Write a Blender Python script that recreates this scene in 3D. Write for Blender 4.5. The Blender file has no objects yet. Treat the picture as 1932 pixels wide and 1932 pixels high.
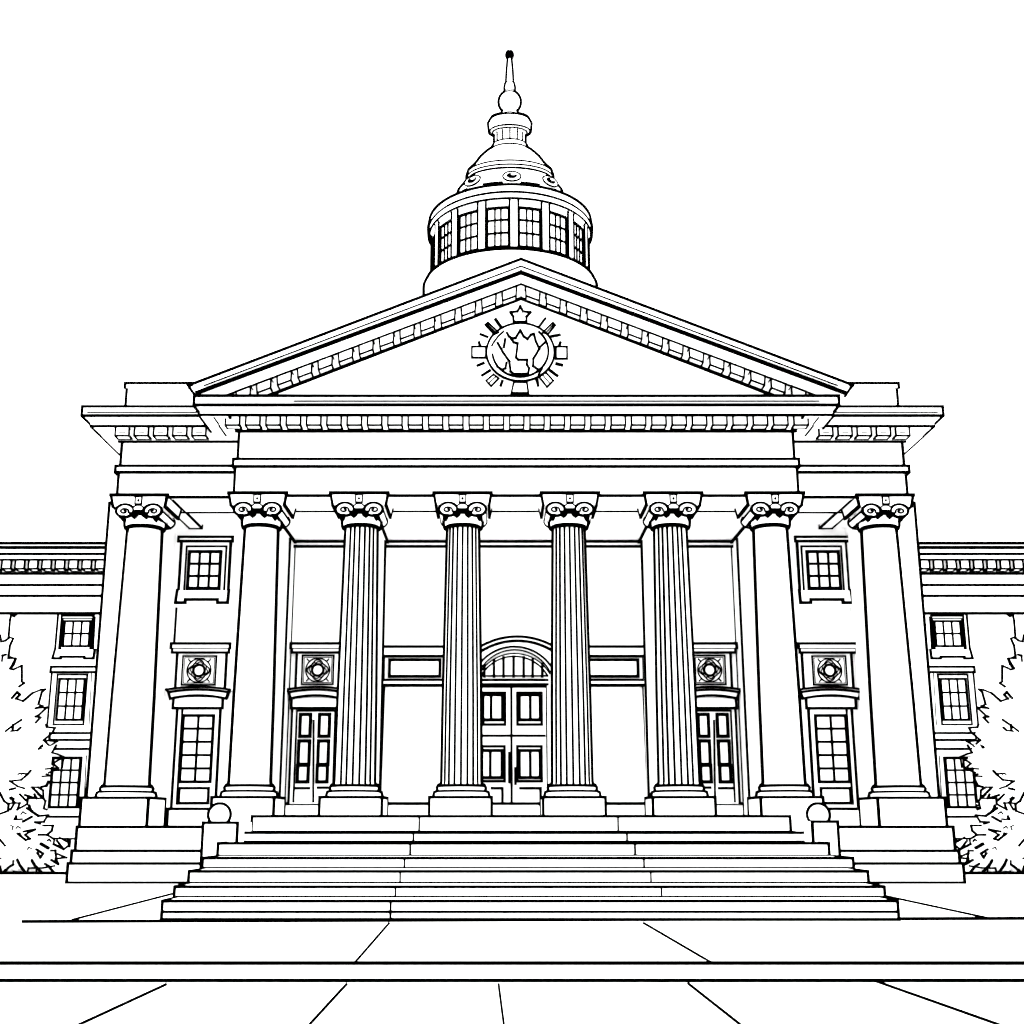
import bpy, math, random
from mathutils import Vector
random.seed(7)
sc = bpy.context.scene
# ------------------------------------------------------------------ camera model (all sizes in metres)
F = 2349.0; PX = 936.8; PY = 966.0; E = 1.65          # focal length etc. in units of a 1932 px wide picture
TH = math.atan(0.2486); CT, ST = math.cos(TH), math.sin(TH)
AX = 0.59                                             # building axis
def T(py, Y): return Y/(CT-((PY-py)/F)*ST)
def Xq(px, py, Y): return T(py, Y)*(px-PX)/F
def Zq(py, Y): return E+T(py, Y)*(ST+((PY-py)/F)*CT)
def P(px, py, Y): return Vector((Xq(px, py, Y), Y, Zq(py, Y)))
LW = 4.2; THIN = 2.5; THICK = 5.6
def lw(n, y): return (0.95*n+1.55)*max(y, 4)*1.02/F if n > .05 else 0

# ------------------------------------------------------------------ materials
def mat(name, col, rough=1.0):
    m = bpy.data.materials.new(name); m.use_nodes = True
    nt = m.node_tree; b = nt.nodes['Principled BSDF']
    b.inputs['Roughness'].default_value = rough
    b.inputs['Specular IOR Level'].default_value = 0.0
    if col > 0.5:
        no = nt.nodes.new('ShaderNodeTexNoise'); no.inputs['Scale'].default_value = 1.5
        tc = nt.nodes.new('ShaderNodeTexCoord')
        nt.links.new(tc.outputs['Object'], no.inputs['Vector'])
        mr = nt.nodes.new('ShaderNodeMapRange'); mr.inputs['To Min'].default_value = col-0.02; mr.inputs['To Max'].default_value = col+0.01
        nt.links.new(no.outputs['Fac'], mr.inputs['Value'])
        nt.links.new(mr.outputs['Result'], b.inputs['Base Color'])
    else:
        b.inputs['Base Color'].default_value = (col, col, col, 1)
    return m
WHITE = mat('white_stone', 0.93); INK = mat('black_line', 0.0); PAPER = mat('white_ground', 0.9); LEAF = mat('white_leaf', 0.9)

def tag(o, label=None, cat=None, group=None, kind=None):
    if label: o['label'] = label
    if cat: o['category'] = cat
    if group: o['group'] = group
    if kind: o['kind'] = kind
    return o
def empty(name, loc=(0, 0, 0)):
    o = bpy.data.objects.new(name, None); sc.collection.objects.link(o); o.location = loc; return o

class MB:
    def __init__(s, mir=False, ax=AX): s.ax = ax; s.v = []; s.f = []; s.m = []; s.sm = []; s.mir = mir
    def add(s, vs, fs, m=0, smooth=False):
        b = len(s.v)
        if s.mir:
            s.v += [(2*s.ax-a[0], a[1], a[2]) for a in vs]; s.f += [tuple(b+i for i in reversed(f)) for f in fs]
        else:
            s.v += [(a[0], a[1], a[2]) for a in vs]; s.f += [tuple(b+i for i in f) for f in fs]
        s.m += [m]*len(fs); s.sm += [smooth]*len(fs)
    def bar(s, p, q, w, ext=True):
        p, q = Vector(p), Vector(q); d = q-p
        if d.length < 1e-6: return
        d.normalize()
        up = Vector((0, 0, 1)) if abs(d.z) < .9 else Vector((0, 1, 0))
        a = d.cross(up).normalized()*w/2; b = d.cross(a).normalized()*w/2
        if ext: p = p-d*w*.5; q = q+d*w*.5
        vs = [p-a-b, p+a-b, p+a+b, p-a+b, q-a-b, q+a-b, q+a+b, q-a+b]
        s.add(vs, [(3, 2, 1, 0), (4, 5, 6, 7), (0, 1, 5, 4), (1, 2, 6, 5), (2, 3, 7, 6), (3, 0, 4, 7)], 1)
    def poly(s, pts, w, closed=False):
        n = len(pts)
        for i in range(n if closed else n-1): s.bar(pts[i], pts[(i+1) % n], w)
    def box(s, x0, x1, y0, y1, z0, z1, e='TBLR', n=LW, m=0):
        if x0 > x1: x0, x1 = x1, x0
        if z0 > z1: z0, z1 = z1, z0
        c = [(x0, y0, z0), (x1, y0, z0), (x1, y0, z1), (x0, y0, z1), (x0, y1, z0), (x1, y1, z0), (x1, y1, z1), (x0, y1, z1)]
        s.add(c, [(0, 1, 2, 3), (5, 4, 7, 6), (4, 0, 3, 7), (1, 5, 6, 2), (3, 2, 6, 7), (4, 5, 1, 0)], m)
        E_ = {'T': (3, 2), 'B': (0, 1), 'L': (0, 3), 'R': (1, 2), '1': (3, 7), '2': (2, 6), '3': (0, 4), '4': (1, 5),
              'U': (7, 6), 'D': (4, 5), 'P': (4, 7), 'Q': (5, 6)}
        w = lw(n, y0)
        for k in e:
            i, j = E_[k]; s.bar(c[i], c[j], w)
    def rect(s, px0, py0, px1, py1, Y, back, e='TBLR', n=LW, m=0):
        """box whose front face shows at px0..px1 / py0..py1 when it stands at depth Y"""
        pm = (py0+py1)/2
        s.box(Xq(px0, pm, Y), Xq(px1, pm, Y), Y, back, Zq(py1, Y), Zq(py0, Y), e, n, m)
    def prism(s, pts, y0, y1, n=LW, e='all', m=0):
        """pts: (x,z) polygon, extruded y0..y1"""
        k = len(pts)
        ar = sum(pts[i][0]*pts[(i+1) % k][1]-pts[(i+1) % k][0]*pts[i][1] for i in range(k))
        if ar < 0: pts = pts[::-1]
        vs = [(a, y0, b) for a, b in pts]+[(a, y1, b) for a, b in pts]
        fs = [tuple(range(k)), tuple(range(2*k-1, k-1, -1))]+[(i+k, (i+1) % k+k, (i+1) % k, i) for i in range(k)]
        s.add(vs, fs, m)
        w = lw(n, y0)
        if e != 'none':
            for i in range(k):
                s.bar(vs[i], vs[(i+1) % k], w)
                if e == 'all': s.bar(vs[i], vs[i+k], w)
    def arcband(s, outer, inner, y0, y1, n=LW):
        """band between two open polylines (x,z)"""
        k = len(outer)
        vs = [(a, y0, b) for a, b in outer]+[(a, y0, b) for a, b in inner]+[(a, y1, b) for a, b in outer]+[(a, y1, b) for a, b in inner]
        fs = []
        for i in range(k-1):
            fs += [(i+k, i+1+k, i+1, i), (i, i+1, i+1+2*k, i+2*k), (i+1+k, i+k, i+3*k, i+1+3*k), (i+2*k, i+1+2*k, i+1+3*k, i+3*k)]
        s.add(vs, fs, 0)
        w = lw(n, y0)
        if w: s.poly(vs[:k], w); s.poly(vs[k:2*k], w)
    def lathe(s, cx, cy, prof, segs=96, rings=None, n=LW, shell=True, cap=True, flute=0, ys=1.0):
        k = len(prof); vs = []
        for (r, z) in prof:
            for i in range(segs):
                a = 2*math.pi*i/segs
                rr = r
                if flute: rr = r*(1-0.022*abs(math.sin(a*flute/2))**.6)
                vs.append(Vector((cx+rr*math.sin(a), cy-ys*rr*math.cos(a), z)))
        fs = []
        for j in range(k-1):
            for i in range(segs):
                fs.append((j*segs+i, j*segs+(i+1) % segs, (j+1)*segs+(i+1) % segs, (j+1)*segs+i))
        capf = []
        if cap: capf = [tuple(range(segs))[::-1], tuple((k-1)*segs+i for i in range(segs))]
        s.add(vs, fs+capf, 0)
        if shell:
            w = 1.2*lw(n, cy)
            if flute: vs = [Vector((cx+r*math.sin(2*math.pi*i/segs), cy-r*math.cos(2*math.pi*i/segs), z)) for (r, z) in prof for i in range(segs)]
            vn = [Vector() for _ in vs]; good = []
            cam = Vector((2*AX if s.mir else 0, 0, E))
            nrm = []
            for f in fs:
                a, b, c, d = [vs[i] for i in f]
                N = (c-a).cross(d-b)
                if N.length < 1e-9: nrm.append(None); continue
                N.normalize(); nrm.append(N)
                for i in f: vn[i] += N
            for v in vn:
                if v.length > 1e-6: v.normalize()
            sv = [p+q*w for p, q in zip(vs, vn)]
            for f, N in zip(fs, nrm):
                if N is None: continue
                ce = (vs[f[0]]+vs[f[2]])/2
                if N.dot((cam-ce).normalized()) < 0.08: good.append(f)
            s.add(sv, good, 1)
        for j, rn in (rings or {}).items():
            r, z = prof[j]; w = 1.3*lw(rn, cy)
            d = w/2; ring = []
            for (dr, dz) in ((d, 0), (0, d), (-d, 0), (0, -d)):
                ring += [(cx+(r+dr)*math.sin(2*math.pi*i/segs), cy-ys*(r+dr)*math.cos(2*math.pi*i/segs), z+dz) for i in range(segs)]
            s.add(ring, [(a*segs+i, a*segs+(i+1) % segs, ((a+1) % 4)*segs+(i+1) % segs, ((a+1) % 4)*segs+i) for a in range(4) for i in range(segs)], 1)
    def build(s, name, parent=None, white=None, smooth=False):
        me = bpy.data.meshes.new(name); me.from_pydata(s.v, [], s.f)
        me.materials.append(white or WHITE); me.materials.append(INK)
        me.polygons.foreach_set('material_index', s.m); me.update()
        o = bpy.data.objects.new(name, me); sc.collection.objects.link(o)
        if parent:
            o.parent = parent
            r = parent
            loc = Vector()
            while r: loc += r.location; r = r.parent
            me.transform(__import__('mathutils').Matrix.Translation(-loc))
        return o

# ================================================================== SETTING
YK = 15.77
g = MB(); g.add([(-400, -60, -.21), (400, -60, -.21), (400, YK+.05, -.21), (-400, YK+.05, -.21)], [(0, 1, 2, 3)])
def gline(mb, p, q, z, n):
    """dark joint in the paving"""
    Y0 = groundY(p[1], z); Y1 = groundY(q[1], z)
    a = Vector((Xq(p[0], p[1], Y0), Y0, z)); b = Vector((Xq(q[0], q[1], Y1), Y1, z))
    return a, b
def groundY(py, z):
    v = (PY-py)/F; return (z-E)*(CT-v*ST)/(ST+v*CT)
def joint(mb, p, q, z, n):
    """dark mortar joint set in the paving, running between two ground points"""
    n = .95*n+1.9
    dx, dy = q[0]-p[0], q[1]-p[1]; L = math.hypot(dx, dy); nx, ny = -dy/L*n/2, dx/L*n/2
    pts = []
    for (x, y) in ((p[0]-nx, p[1]-ny), (q[0]-nx, q[1]-ny), (q[0]+nx, q[1]+ny), (p[0]+nx, p[1]+ny)):
        Y = groundY(y, z); pts.append((Xq(x, y, Y), Y))
    vs = [(a, b, z+.008) for a, b in pts]+[(a, b, z-.03) for a, b in pts]
    mb.add(vs, [(0, 1, 2, 3), (0, 4, 5, 1), (1, 5, 6, 2), (2, 6, 7, 3), (3, 7, 4, 0)], 1)
for a, b in (((315, 1857), (110, 1952)), ((655, 1856), (567, 1952)), ((940.5, 1856), (953, 1952)), ((1297, 1855), (1420, 1952)), ((1645, 1849), (1936, 1952))):
    joint(g, a, b, -.21, 3.2)
tag(g.build('lower_plaza', white=PAPER), kind='structure')
g = MB(); g.add([(-400, YK+.02, 0), (400, YK+.02, 0), (400, 900, 0), (-400, 900, 0)], [(0, 1, 2, 3)])
joint(g, (735, 1741), (670, 1816), 0, 2.6); joint(g, (1213, 1741), (1341, 1816), 0, 2.6)
joint(g, (135, 1736), (327, 1686), 0, 2.4); joint(g, (1668, 1690), (1862, 1732), 0, 2.4)
joint(g, (40, 1739), (1960, 1733), 0, 4.6)
tag(g.build('pavement', white=PAPER), kind='structure')
k = MB()
k.box(-60, 60, YK, YK+.3, -.6, .006, 'TB', 5.2)
k.bar((-60, YK-.03, -.185), (60, YK-.03, -.185), lw(4.4, YK))
tag(k.build('kerb', white=PAPER), kind='structure')
lawn = MB()
for s_ in (-1, 1):
    x0, x1 = sorted((AX+s_*12.4, AX+s_*45)); lawn.box(x0, x1, 41.35, 90, 0.004, .05, 'T', 4.5)
tag(lawn.build('lawn', white=PAPER), kind='structure')

# ================================================================== BUILDING
B = empty('courthouse', (AX, 43, 0))
tag(B, 'white domed neoclassical courthouse with pedimented eight column portico and low side wings', 'building')
YC = 37.0; YF = 36.25; YO = 38.0; YFO = 37.25; YW = 43.0; YWO = 41.5; YG = 46.0
XI = [1.61, 4.71, 7.76]; XO = 11.58
z_land = Zq(1540, 30.6)
z_ped = Zq(1504, YC-.88); z_sb = Zq(1481, YC-.6); z_st = Zq(988, YC-.5); z_ab = Zq(930, YC-.865)
z_oped = Zq(1505, YO-.92); z_osb = Zq(1483, YO-.64); z_ost = Zq(990, YO-.5); z_oab = Zq(934, YO-.865)
z_obase = Zq(1560, YO-.95)

def volute_pts(cx, cz, rx, rz, turns=1.0, a0=0.0, sgn=1, k=22, shrink=.0):
    out = []
    for i in range(k+1):
        f = i/k; a = a0+sgn*2*math.pi*turns*f; q = 1-shrink*f
        out.append((cx+rx*q*math.cos(a), cz+rz*q*math.sin(a)))
    return out
def make_column(x, y, zp0, zp1, zb1, zs1, za1, rb, rt, fluted, lab, mir=False):
    m = MB()
    m.lathe(x, y, [(rb*1.04, zb1-.02), (rb, zb1+.12), (rt+(rb-rt)*.8, zb1+(zs1-zb1)*.33), (rt, zs1)], segs=144 if fluted else 96, shell=True, flute=18 if fluted else 0, n=3.2 if fluted else LW)
    if fluted:
        for i in range(18):
            a = 2*math.pi*i/18
            if abs(math.cos(a+math.atan2(x, y))) < .42: continue
            pr = [(rb*1.0, zb1+.03), (rt+(rb-rt)*.8, zb1+(zs1-zb1)*.33), (rt, zs1-.02)]
            pts = [(x+r*1.0*math.sin(a), y-r*1.0*math.cos(a), z) for r, z in pr]
            m.poly(pts, lw(3.4, y))
    col = m.build('column', B); col['label'] = lab
    p = MB()
    h = .88 if y < 37.5 else .93
    ho, hi_ = (h, h) if y < 37.5 else (1.02, .92)
    p.box(x-(ho if x < AX else hi_), x+(hi_ if x < AX else ho), y-h, y+h, zp0, zp1, 'TLR1234PQ' if y < 37.5 else 'TLR12PQ')
    p.build('pedestal', col)
    b = MB(); H = zb1-zp1; k = rb/.58
    b.lathe(x, y, [(.80*k, zp1), (.82*k, zp1+.1*H), (.80*k, zp1+.36*H), (.69*k, zp1+.46*H), (.66*k, zp1+.55*H), (.70*k, zp1+.66*H), (.71*k, zp1+.8*H), (.68*k, zp1+.94*H), (.62*k, zp1+1.0*H)],
            rings={0: 4.0, 3: 4.2, 7: 4.2}, shell=True, n=3.6)
    b.build('base', col)
    # capital
    c = MB(); H = za1-zs1; S = H/1.0
    z = lambda q: zs1+q*S
    c.lathe(x, y, [(rt*1.16, z(-.03)), (rt*1.22, z(.06)), (rt*1.26, z(.30)), (rt*1.3, z(.62))], rings={0: 6.5}, shell=True, n=3.5)
    # abacus: inverted frustum
    hb, ht = .80, .865
    vs = [(x-hb, y-hb, z(.60)), (x+hb, y-hb, z(.60)), (x+hb, y+hb, z(.60)), (x-hb, y+hb, z(.60)),
          (x-ht, y-ht, z(1)), (x+ht, y-ht, z(1)), (x+ht, y+ht, z(1)), (x-ht, y+ht, z(1))]
    c.add(vs, [(3, 2, 1, 0), (4, 5, 6, 7), (0, 1, 5, 4), (1, 2, 6, 5), (2, 3, 7, 6), (3, 0, 4, 7)])
    for i, j in ((4, 5), (0, 4), (1, 5), (5, 6), (4, 7), (1, 2), (0, 3), (3, 7), (2, 6)): c.bar(vs[i], vs[j], lw(LW if (i, j) != (4, 5) else 5.4, y))
    w = lw(3.6, y); wt = lw(2.2, y)
    for sx in (-1, 1):
        cx_, cz_, rx, rz = x+sx*.43, z(.44), .27, .20
        o = [(cx_+rx*math.cos(2*math.pi*i/28), cz_+rz*math.sin(2*math.pi*i/28)) for i in range(28)]
        c.prism(o, y-.78, y+.78, n=3.8, e='rim')
        c.poly([(a, y+.78, b_) for a, b_ in o], w, True)
        # bolster silhouette lines along the sides
        c.bar((cx_+sx*rx, y-.78, cz_), (cx_+sx*rx, y+.78, cz_), wt)
        c.bar((cx_+sx*rx*.5, y-.78, cz_-rz*.9), (cx_+sx*rx*.5, y+.78, cz_-rz*.9), w)
        sp = volute_pts(cx_+sx*.02, cz_-.02, .15, .10, 1.25, a0=math.radians(200 if sx > 0 else -20), sgn=-sx, k=16, shrink=.75)
        c.poly([(a, y-.80, b_) for a, b_ in sp], lw(1.7, y))
        # leaf shadows under the scrolls, put in as solid black shapes
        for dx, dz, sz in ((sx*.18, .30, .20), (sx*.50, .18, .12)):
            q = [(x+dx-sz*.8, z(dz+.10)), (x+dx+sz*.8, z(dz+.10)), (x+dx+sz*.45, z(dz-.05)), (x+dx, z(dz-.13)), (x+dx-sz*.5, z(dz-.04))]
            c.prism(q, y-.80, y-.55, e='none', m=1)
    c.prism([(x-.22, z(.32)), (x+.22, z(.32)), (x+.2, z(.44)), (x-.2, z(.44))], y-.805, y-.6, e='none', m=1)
    # rosette and bud in the middle
    bd = [(x-.07, z(.62)), (x-.17, z(.53)), (x-.13, z(.43)), (x+.13, z(.43)), (x+.17, z(.53)), (x+.07, z(.62))]
    c.prism(bd, y-.86, y-.6, n=1.8, e='rim')
    c.prism([(x-.10, z(.66)), (x+.10, z(.66)), (x+.10, z(.93)), (x-.10, z(.93))], y-.90, y-.75, n=1.7, e='rim')
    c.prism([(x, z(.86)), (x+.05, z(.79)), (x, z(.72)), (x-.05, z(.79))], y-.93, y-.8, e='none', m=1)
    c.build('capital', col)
    return col
for sx in (-1, 1):
    side = 'left' if sx < 0 else 'right'
    for i, xx in enumerate(XI):
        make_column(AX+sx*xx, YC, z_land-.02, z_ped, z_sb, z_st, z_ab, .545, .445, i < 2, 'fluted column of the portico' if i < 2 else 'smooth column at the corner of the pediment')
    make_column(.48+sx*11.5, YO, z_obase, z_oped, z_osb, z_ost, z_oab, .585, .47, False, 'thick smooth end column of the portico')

# ---- entablature
def hw(px, py, Y): return AX-Xq(px, py, Y)      # half width from the left side pixel
ent = MB()
hA = hw(443, 900, YF); hT = hw(440, 873, YF-.1); hF = hw(450, 840, YF)
zA = Zq(935, YF); zT0 = Zq(880, YF-.1); zT1 = Zq(866, YF-.1); zF1 = Zq(813, YF)
ent.box(AX-hA, AX+hA, YF, YF+1.9, zA, zT0, 'BLR34D')
ent.box(AX-hT, AX+hT, YF-.1, YF+1.95, zT0, zT1, 'TBLR34')
ent.box(AX-hF, AX+hF, YF, YF+1.9, zT1, zF1, 'LR')
e1 = ent.build('entablature', B)
co = MB()
zs = Zq(783, 35.25)                      # soffit of the corona
bed = YF-.50
co.box(AX-hF-.5, AX+hF+.5, bed, YFO-.05, zF1, zs, '34', 2.2); co.box(AX-hF-.06, AX+hF+.06, YF-.06, YF+.5, zF1-.03, zF1+.02, 'TB', 3.0); co.bar((AX-hF-.06, YF-.1, zF1-.03), (AX+hF+.06, YF-.1, zF1-.03), lw(5.0, YF))
hc = hw(378, 775, 35.25); z2 = Zq(767, 35.25)
co.box(AX-hc, AX+hc, 35.25, YF+2.0, zs, z2, 'B34', 4.2)
hc2 = hw(366, 757, 35.1); z3 = Zq(747, 35.1)
co.box(AX-hc2, AX+hc2, 35.1, YF+2.0, z2, z3, 'TBLR34', 4.6)
co.box(AX-hc, AX-hF-.1, 35.25, YFO-.06, zs-.05, zs, '34', 3.2); co.box(AX+hF+.1, AX+hc, 35.25, YFO-.06, zs-.05, zs, '34', 3.2)
for q_ in (404,):
    a_ = Xq(q_, 783, 35.3)
    for xx in (a_, 2*AX-a_): co.bar((xx, 35.3, zs-.055), (xx, YFO-.1, zs-.055), lw(1.6, 35))
co.bar((Xq(555, 757, 35.1), 35.09, Zq(757, 35.1)), (Xq(1545, 757, 35.1), 35.09, Zq(757, 35.1)), lw(2.0, 35))
cor = co.build('cornice', B)
def modillion(parent, x0, x1, y0, y1, z0, z1, nm='modillion'):
    m = MB(); m.box(x0, x1, y0, y1, z0, z1, 'BLR34D', 2.3); m.bar((x0+.13, y0-.01, z0+.09), (x1-.13, y0-.01, z0+.09), lw(.5, y0))
    return m.build(nm, parent)
yb = 35.42; zb = Zq(802, yb)
N = 29
X0, X1 = Xq(439, 790, yb), Xq(1511, 790, yb)
for i in range(N):
    c0 = X0+(X1-X0)*(i+.0)/(N-1)
    modillion(cor, c0-.21, c0+.21, yb, bed, zb, zs-.002)
# side entablatures
for mir in (False, True):
    o = MB(mir, .487)
    xa, xt, xf = Xq(223, 910, YFO), Xq(218, 884, YFO-.1), Xq(229, 855, YFO)
    xi = AX-hA+.01
    za, t0, t1, f1 = Zq(938, YFO), Zq(891, YFO-.1), Zq(879, YFO-.1), Zq(833, YFO)
    o.box(xa, xi+.3, YFO, YFO+1.9, za, t0, 'BL3D')
    o.box(xt, xi, YFO-.1, YFO+1.95, t0, t1, 'TBL3')
    o.box(xf, xi, YFO, YFO+1.9, t1, f1, 'L')
    # return of the entablature to the rear, over the end pier
    o.box(xa+.01, Xq(322, 936, YFO), YFO+1.9, YWO, za+.003, f1, '4', 2.4)
    a_ = Xq(322, 936, YFO); o.bar((a_, YFO+.3, za), (a_, YFO+1.9, za), lw(2.4, YFO)); o.bar((a_-.42, YWO-.05, za), (a_, YWO-.05, za), lw(2.4, YWO)); o.bar((a_, YWO-.05, za), (a_, YWO-.05, za+.14), lw(2.4, YWO)); o.bar((a_-.42, YWO-.05, za), (a_-.42, YFO+2.2, za), lw(1.6, YWO))
    o.build('entablature', B)
    o = MB(mir, .487); bo = YFO-.5; zso = Zq(804, 36.25)
    o.box(xf-.5, xi, bo, YFO+1.9, f1, zso, '3', 2.2); o.box(xf-.06, xi, YFO-.06, YFO+.5, f1-.03, f1+.02, 'TB', 2.6); o.bar((xf-.06, YFO-.1, f1-.03), (xi, YFO-.1, f1-.03), lw(3.8, YFO))
    zc2 = Zq(787, 36.25); zc3 = Zq(767, 36.1)
    o.box(Xq(172, 795, 36.25), AX-hc+.01, 36.25, YFO+2.0, zso, zc2, 'B3', 3.4)
    o.box(Xq(155, 775, 36.1), AX-hc+.01, 36.1, YFO+2.0, zc2, zc3, 'TBL3', 4.0)
    o.bar((Xq(166, 778, 36.1), 36.09, Zq(778, 36.1)), (Xq(378, 778, 36.1), 36.09, Zq(778, 36.1)), lw(1.6, 36))
    oc = o.build('cornice', B)
    y_ = 36.42; z_ = Zq(822, y_)
    xs0, xs1 = Xq(231, 810, y_), Xq(412, 810, y_)
    for i in range(5):
        m = MB(mir, .487); c0 = xs0+(xs1-xs0)*i/5
        m.box(c0-.21, c0+.21, y_, bo, z_, zso-.002, 'BLR34D', 2.2); m.bar((c0-.08, y_-.01, z_+.09), (c0+.08, y_-.01, z_+.09), lw(.5, y_)); m.build('modillion', oc)
    a = MB(mir, .487)
    a.rect(238, 731, 372, 775, 37.6, 43, 'TL', 4.0)
    a.rect(236, 723, 374, 731, 37.5, 43, 'TL', 4.0)
    a.build('attic_block', B)

# ---- pediment
pd = MB()
APX = 983.
def chev(mb, t_out, t_in, xo, xi_, ybase, Y, Yb, n_out, n_in):
    """raking band: outer apex py/inner apex py, left foot px of each at ybase; right mirrored about the apex"""
    for sgn in (-1, 1):
        def pt(px, py): 
            q = APX+(px-APX)*(-sgn) if sgn == 1 else px
            return (Xq(q, py, Y), Zq(py, Y))
        poly = [pt(APX, t_out), pt(xo, ybase), pt(xi_, ybase), pt(APX, t_in)]
        mb.prism(poly, Y, Yb, e='none')
        a, b = poly[0], poly[1]; mb.bar((a[0], Y, a[1]), (b[0], Y, b[1]), lw(n_out, Y))
        if n_in:
            a, b = poly[3], poly[2]; mb.bar((a[0], Y, a[1]), (b[0], Y, b[1]), lw(n_in, Y))
def rake(mb, pts, Y, Yb, lines):
    """one raking band from outline pixels (left half, apex first) and its mirror; lines: (i, j, weight) between points"""
    for sgn in (-1, 1):
        pl = [(Xq(a if sgn < 0 else 2*APX-a, b, Y), Zq(b, Y)) for a, b in pts]
        mb.prism(pl, Y, Yb, e='none')
        for i, j, n in lines: mb.bar((pl[i][0], Y, pl[i][1]), (pl[j][0], Y, pl[j][1]), lw(n, Y))
rake(pd, [(APX, 489), (357, 727), (386, 727), (APX, 502)], 35.02, 37.5, ((0, 1, 4.6), (3, 2, 1.4)))
rake(pd, [(APX, 502), (386, 727), (362, 729), (370, 745), (372, 741), (APX, 514)], 35.10, 37.4, ((5, 4, 6.0),))
rake(pd, [(APX, 514), (372, 741), (372, 747), (424, 747), (APX, 536)], 35.72, 37.3, ((4, 3, 2.2),))
# close the foot between the outer band and the horizontal cornice
for sgn in (-1, 1):
    q = lambda px: APX-(APX-px)*(-sgn) if sgn == 1 else px
    def m_(px): return px if sgn == -1 else 2*APX-px-3
    f = [(m_(352), 726), (m_(368), 747), (m_(395), 747), (m_(372), 727)]
    a = P(m_(354), 726, 35.02); b = P(m_(368), 747, 35.05); pd.bar(a, b, lw(4.2, 35))
rk = pd.build('raking_cornice', B)
ty = MB()
Y = 36.3
pts = [(Xq(APX, 535, Y), Zq(535, Y)), (Xq(405, 749, Y), Zq(752, Y)), (Xq(2*APX-405, 749, Y), Zq(752, Y))]
ty.prism(pts, Y, 37.2, e='none')
tb = MB()
chev(tb, 537, 563, 420, 500, 749, 36.05, 37.0, .01, 4.6)
tymp = ty.build('tympanum', B)
tb.build('moulding', tymp)
slope = (744-563)/(APX-500)
for sgn in (-1, 1):
    for i in range(14):
        cxp = APX-sgn*-1*(22+38.6*i); half = 13.5
        Yb_ = 35.74
        def q2(px, off):
            d = abs(px-APX); return (Xq(px, 547+off+d*slope, Yb_), Zq(547+off+d*slope, Yb_))
        m = MB(); pl = [q2(cxp-half, -10), q2(cxp+half, -10), q2(cxp+half-1, 7.5), q2(cxp-half+1, 7.5)]
        m.prism(pl, Yb_, 36.05, n=2.2, e='all'); m.build('modillion', rk)

# ---- emblem in the tympanum
em = MB()
eq = lambda x, y: (849+x*.1465, 547+y*.1465)
YE = 36.18
def eP(x, y, Y=YE): a, b = eq(x, y); return P(a, b, Y)
def circ(cx, cy, rx, ry, k=48): return [(cx+rx*math.cos(2*math.pi*i/k), cy+ry*math.sin(2*math.pi*i/k)) for i in range(k)]
def eprism(mb, pts, y0, y1, n=3.6, e='rim'): mb.prism([(eP(a, b, y0).x, eP(a, b, y0).z) for a, b in pts], y0, y1, n=n, e=e)
eprism(em, circ(907, 802, 437, 372), YE, 36.31, 3.2)
em.poly([eP(a, b, YE-.01) for a, b in circ(905, 790, 360, 330)[2:-13]][:22]+[], lw(3.4, 36))
em.poly([eP(a, b, YE-.01) for a, b in circ(905, 790, 362, 330, 60)[-8:]+circ(905, 790, 362, 330, 60)[:10]], lw(3.4, 36))
em.poly([eP(a, b, YE-.01) for a, b in ((690, 535), (620, 600), (560, 680), (540, 720))], lw(2.6, 36))
for ln, n in ((((735, 555), (760, 600), (800, 625), (845, 620), (905, 520), (950, 600), (998, 635), (1040, 580), (1080, 565), (1105, 660), (1150, 760), (1075, 885), (1070, 980), (1140, 1030), (1170, 1015)), 3.8),
              (((790, 635), (820, 675), (872, 690), (850, 870), (880, 900), (995, 900), (990, 960), (1018, 1010), (1005, 1080), (820, 1082), (780, 1050), (765, 920), (735, 880), (680, 800), (615, 685)), 3.8),
              (((710, 640), (695, 735)), 4.4), (((1230, 670), (1150, 745)), 3.4), (((725, 940), (715, 1010), (670, 1028), (610, 990)), 3.6), (((1185, 1020), (1140, 1090)), 2.4)):
    em.poly([eP(a, b, YE-.02) for a, b in ln], lw(n, 36))
emb = em.build('emblem', B); emb['label'] = 'round raised emblem with star and ray ornaments'
st = MB(); eprism(st, [(905, 212), (940, 280), (1035, 290), (985, 345), (985, 412), (820, 412), (815, 345), (780, 290), (870, 280)], YE-.02, 36.31); st.build('star', emb)
for r in ([(282, 732), (462, 732), (462, 872), (282, 872)], [(1365, 732), (1508, 732), (1508, 886), (1365, 886)], [(822, 1190), (990, 1190), (1010, 1328), (790, 1328)]):
    b_ = MB(); eprism(b_, r, YE-.03, 36.31, 3.0); b_.build('block', emb)
for r in ([(490, 420), (620, 545), (570, 570), (455, 450)], [(1325, 420), (1200, 545), (1262, 570), (1355, 455)],
          [(465, 1170), (560, 1090), (625, 1140), (530, 1240)], [(1330, 1170), (1235, 1065), (1150, 1120), (1250, 1250)]):
    b_ = MB(); eprism(b_, r, YE-.03, 36.31, 2.6)
    m0 = ((r[0][0]+r[3][0])/2, (r[0][1]+r[3][1])/2); m1 = ((r[1][0]+r[2][0])/2, (r[1][1]+r[2][1])/2)
    b_.bar(eP(*m0, YE-.04), eP(*m1, YE-.04), lw(1.2, 36)); b_.build('ray', emb)
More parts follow.
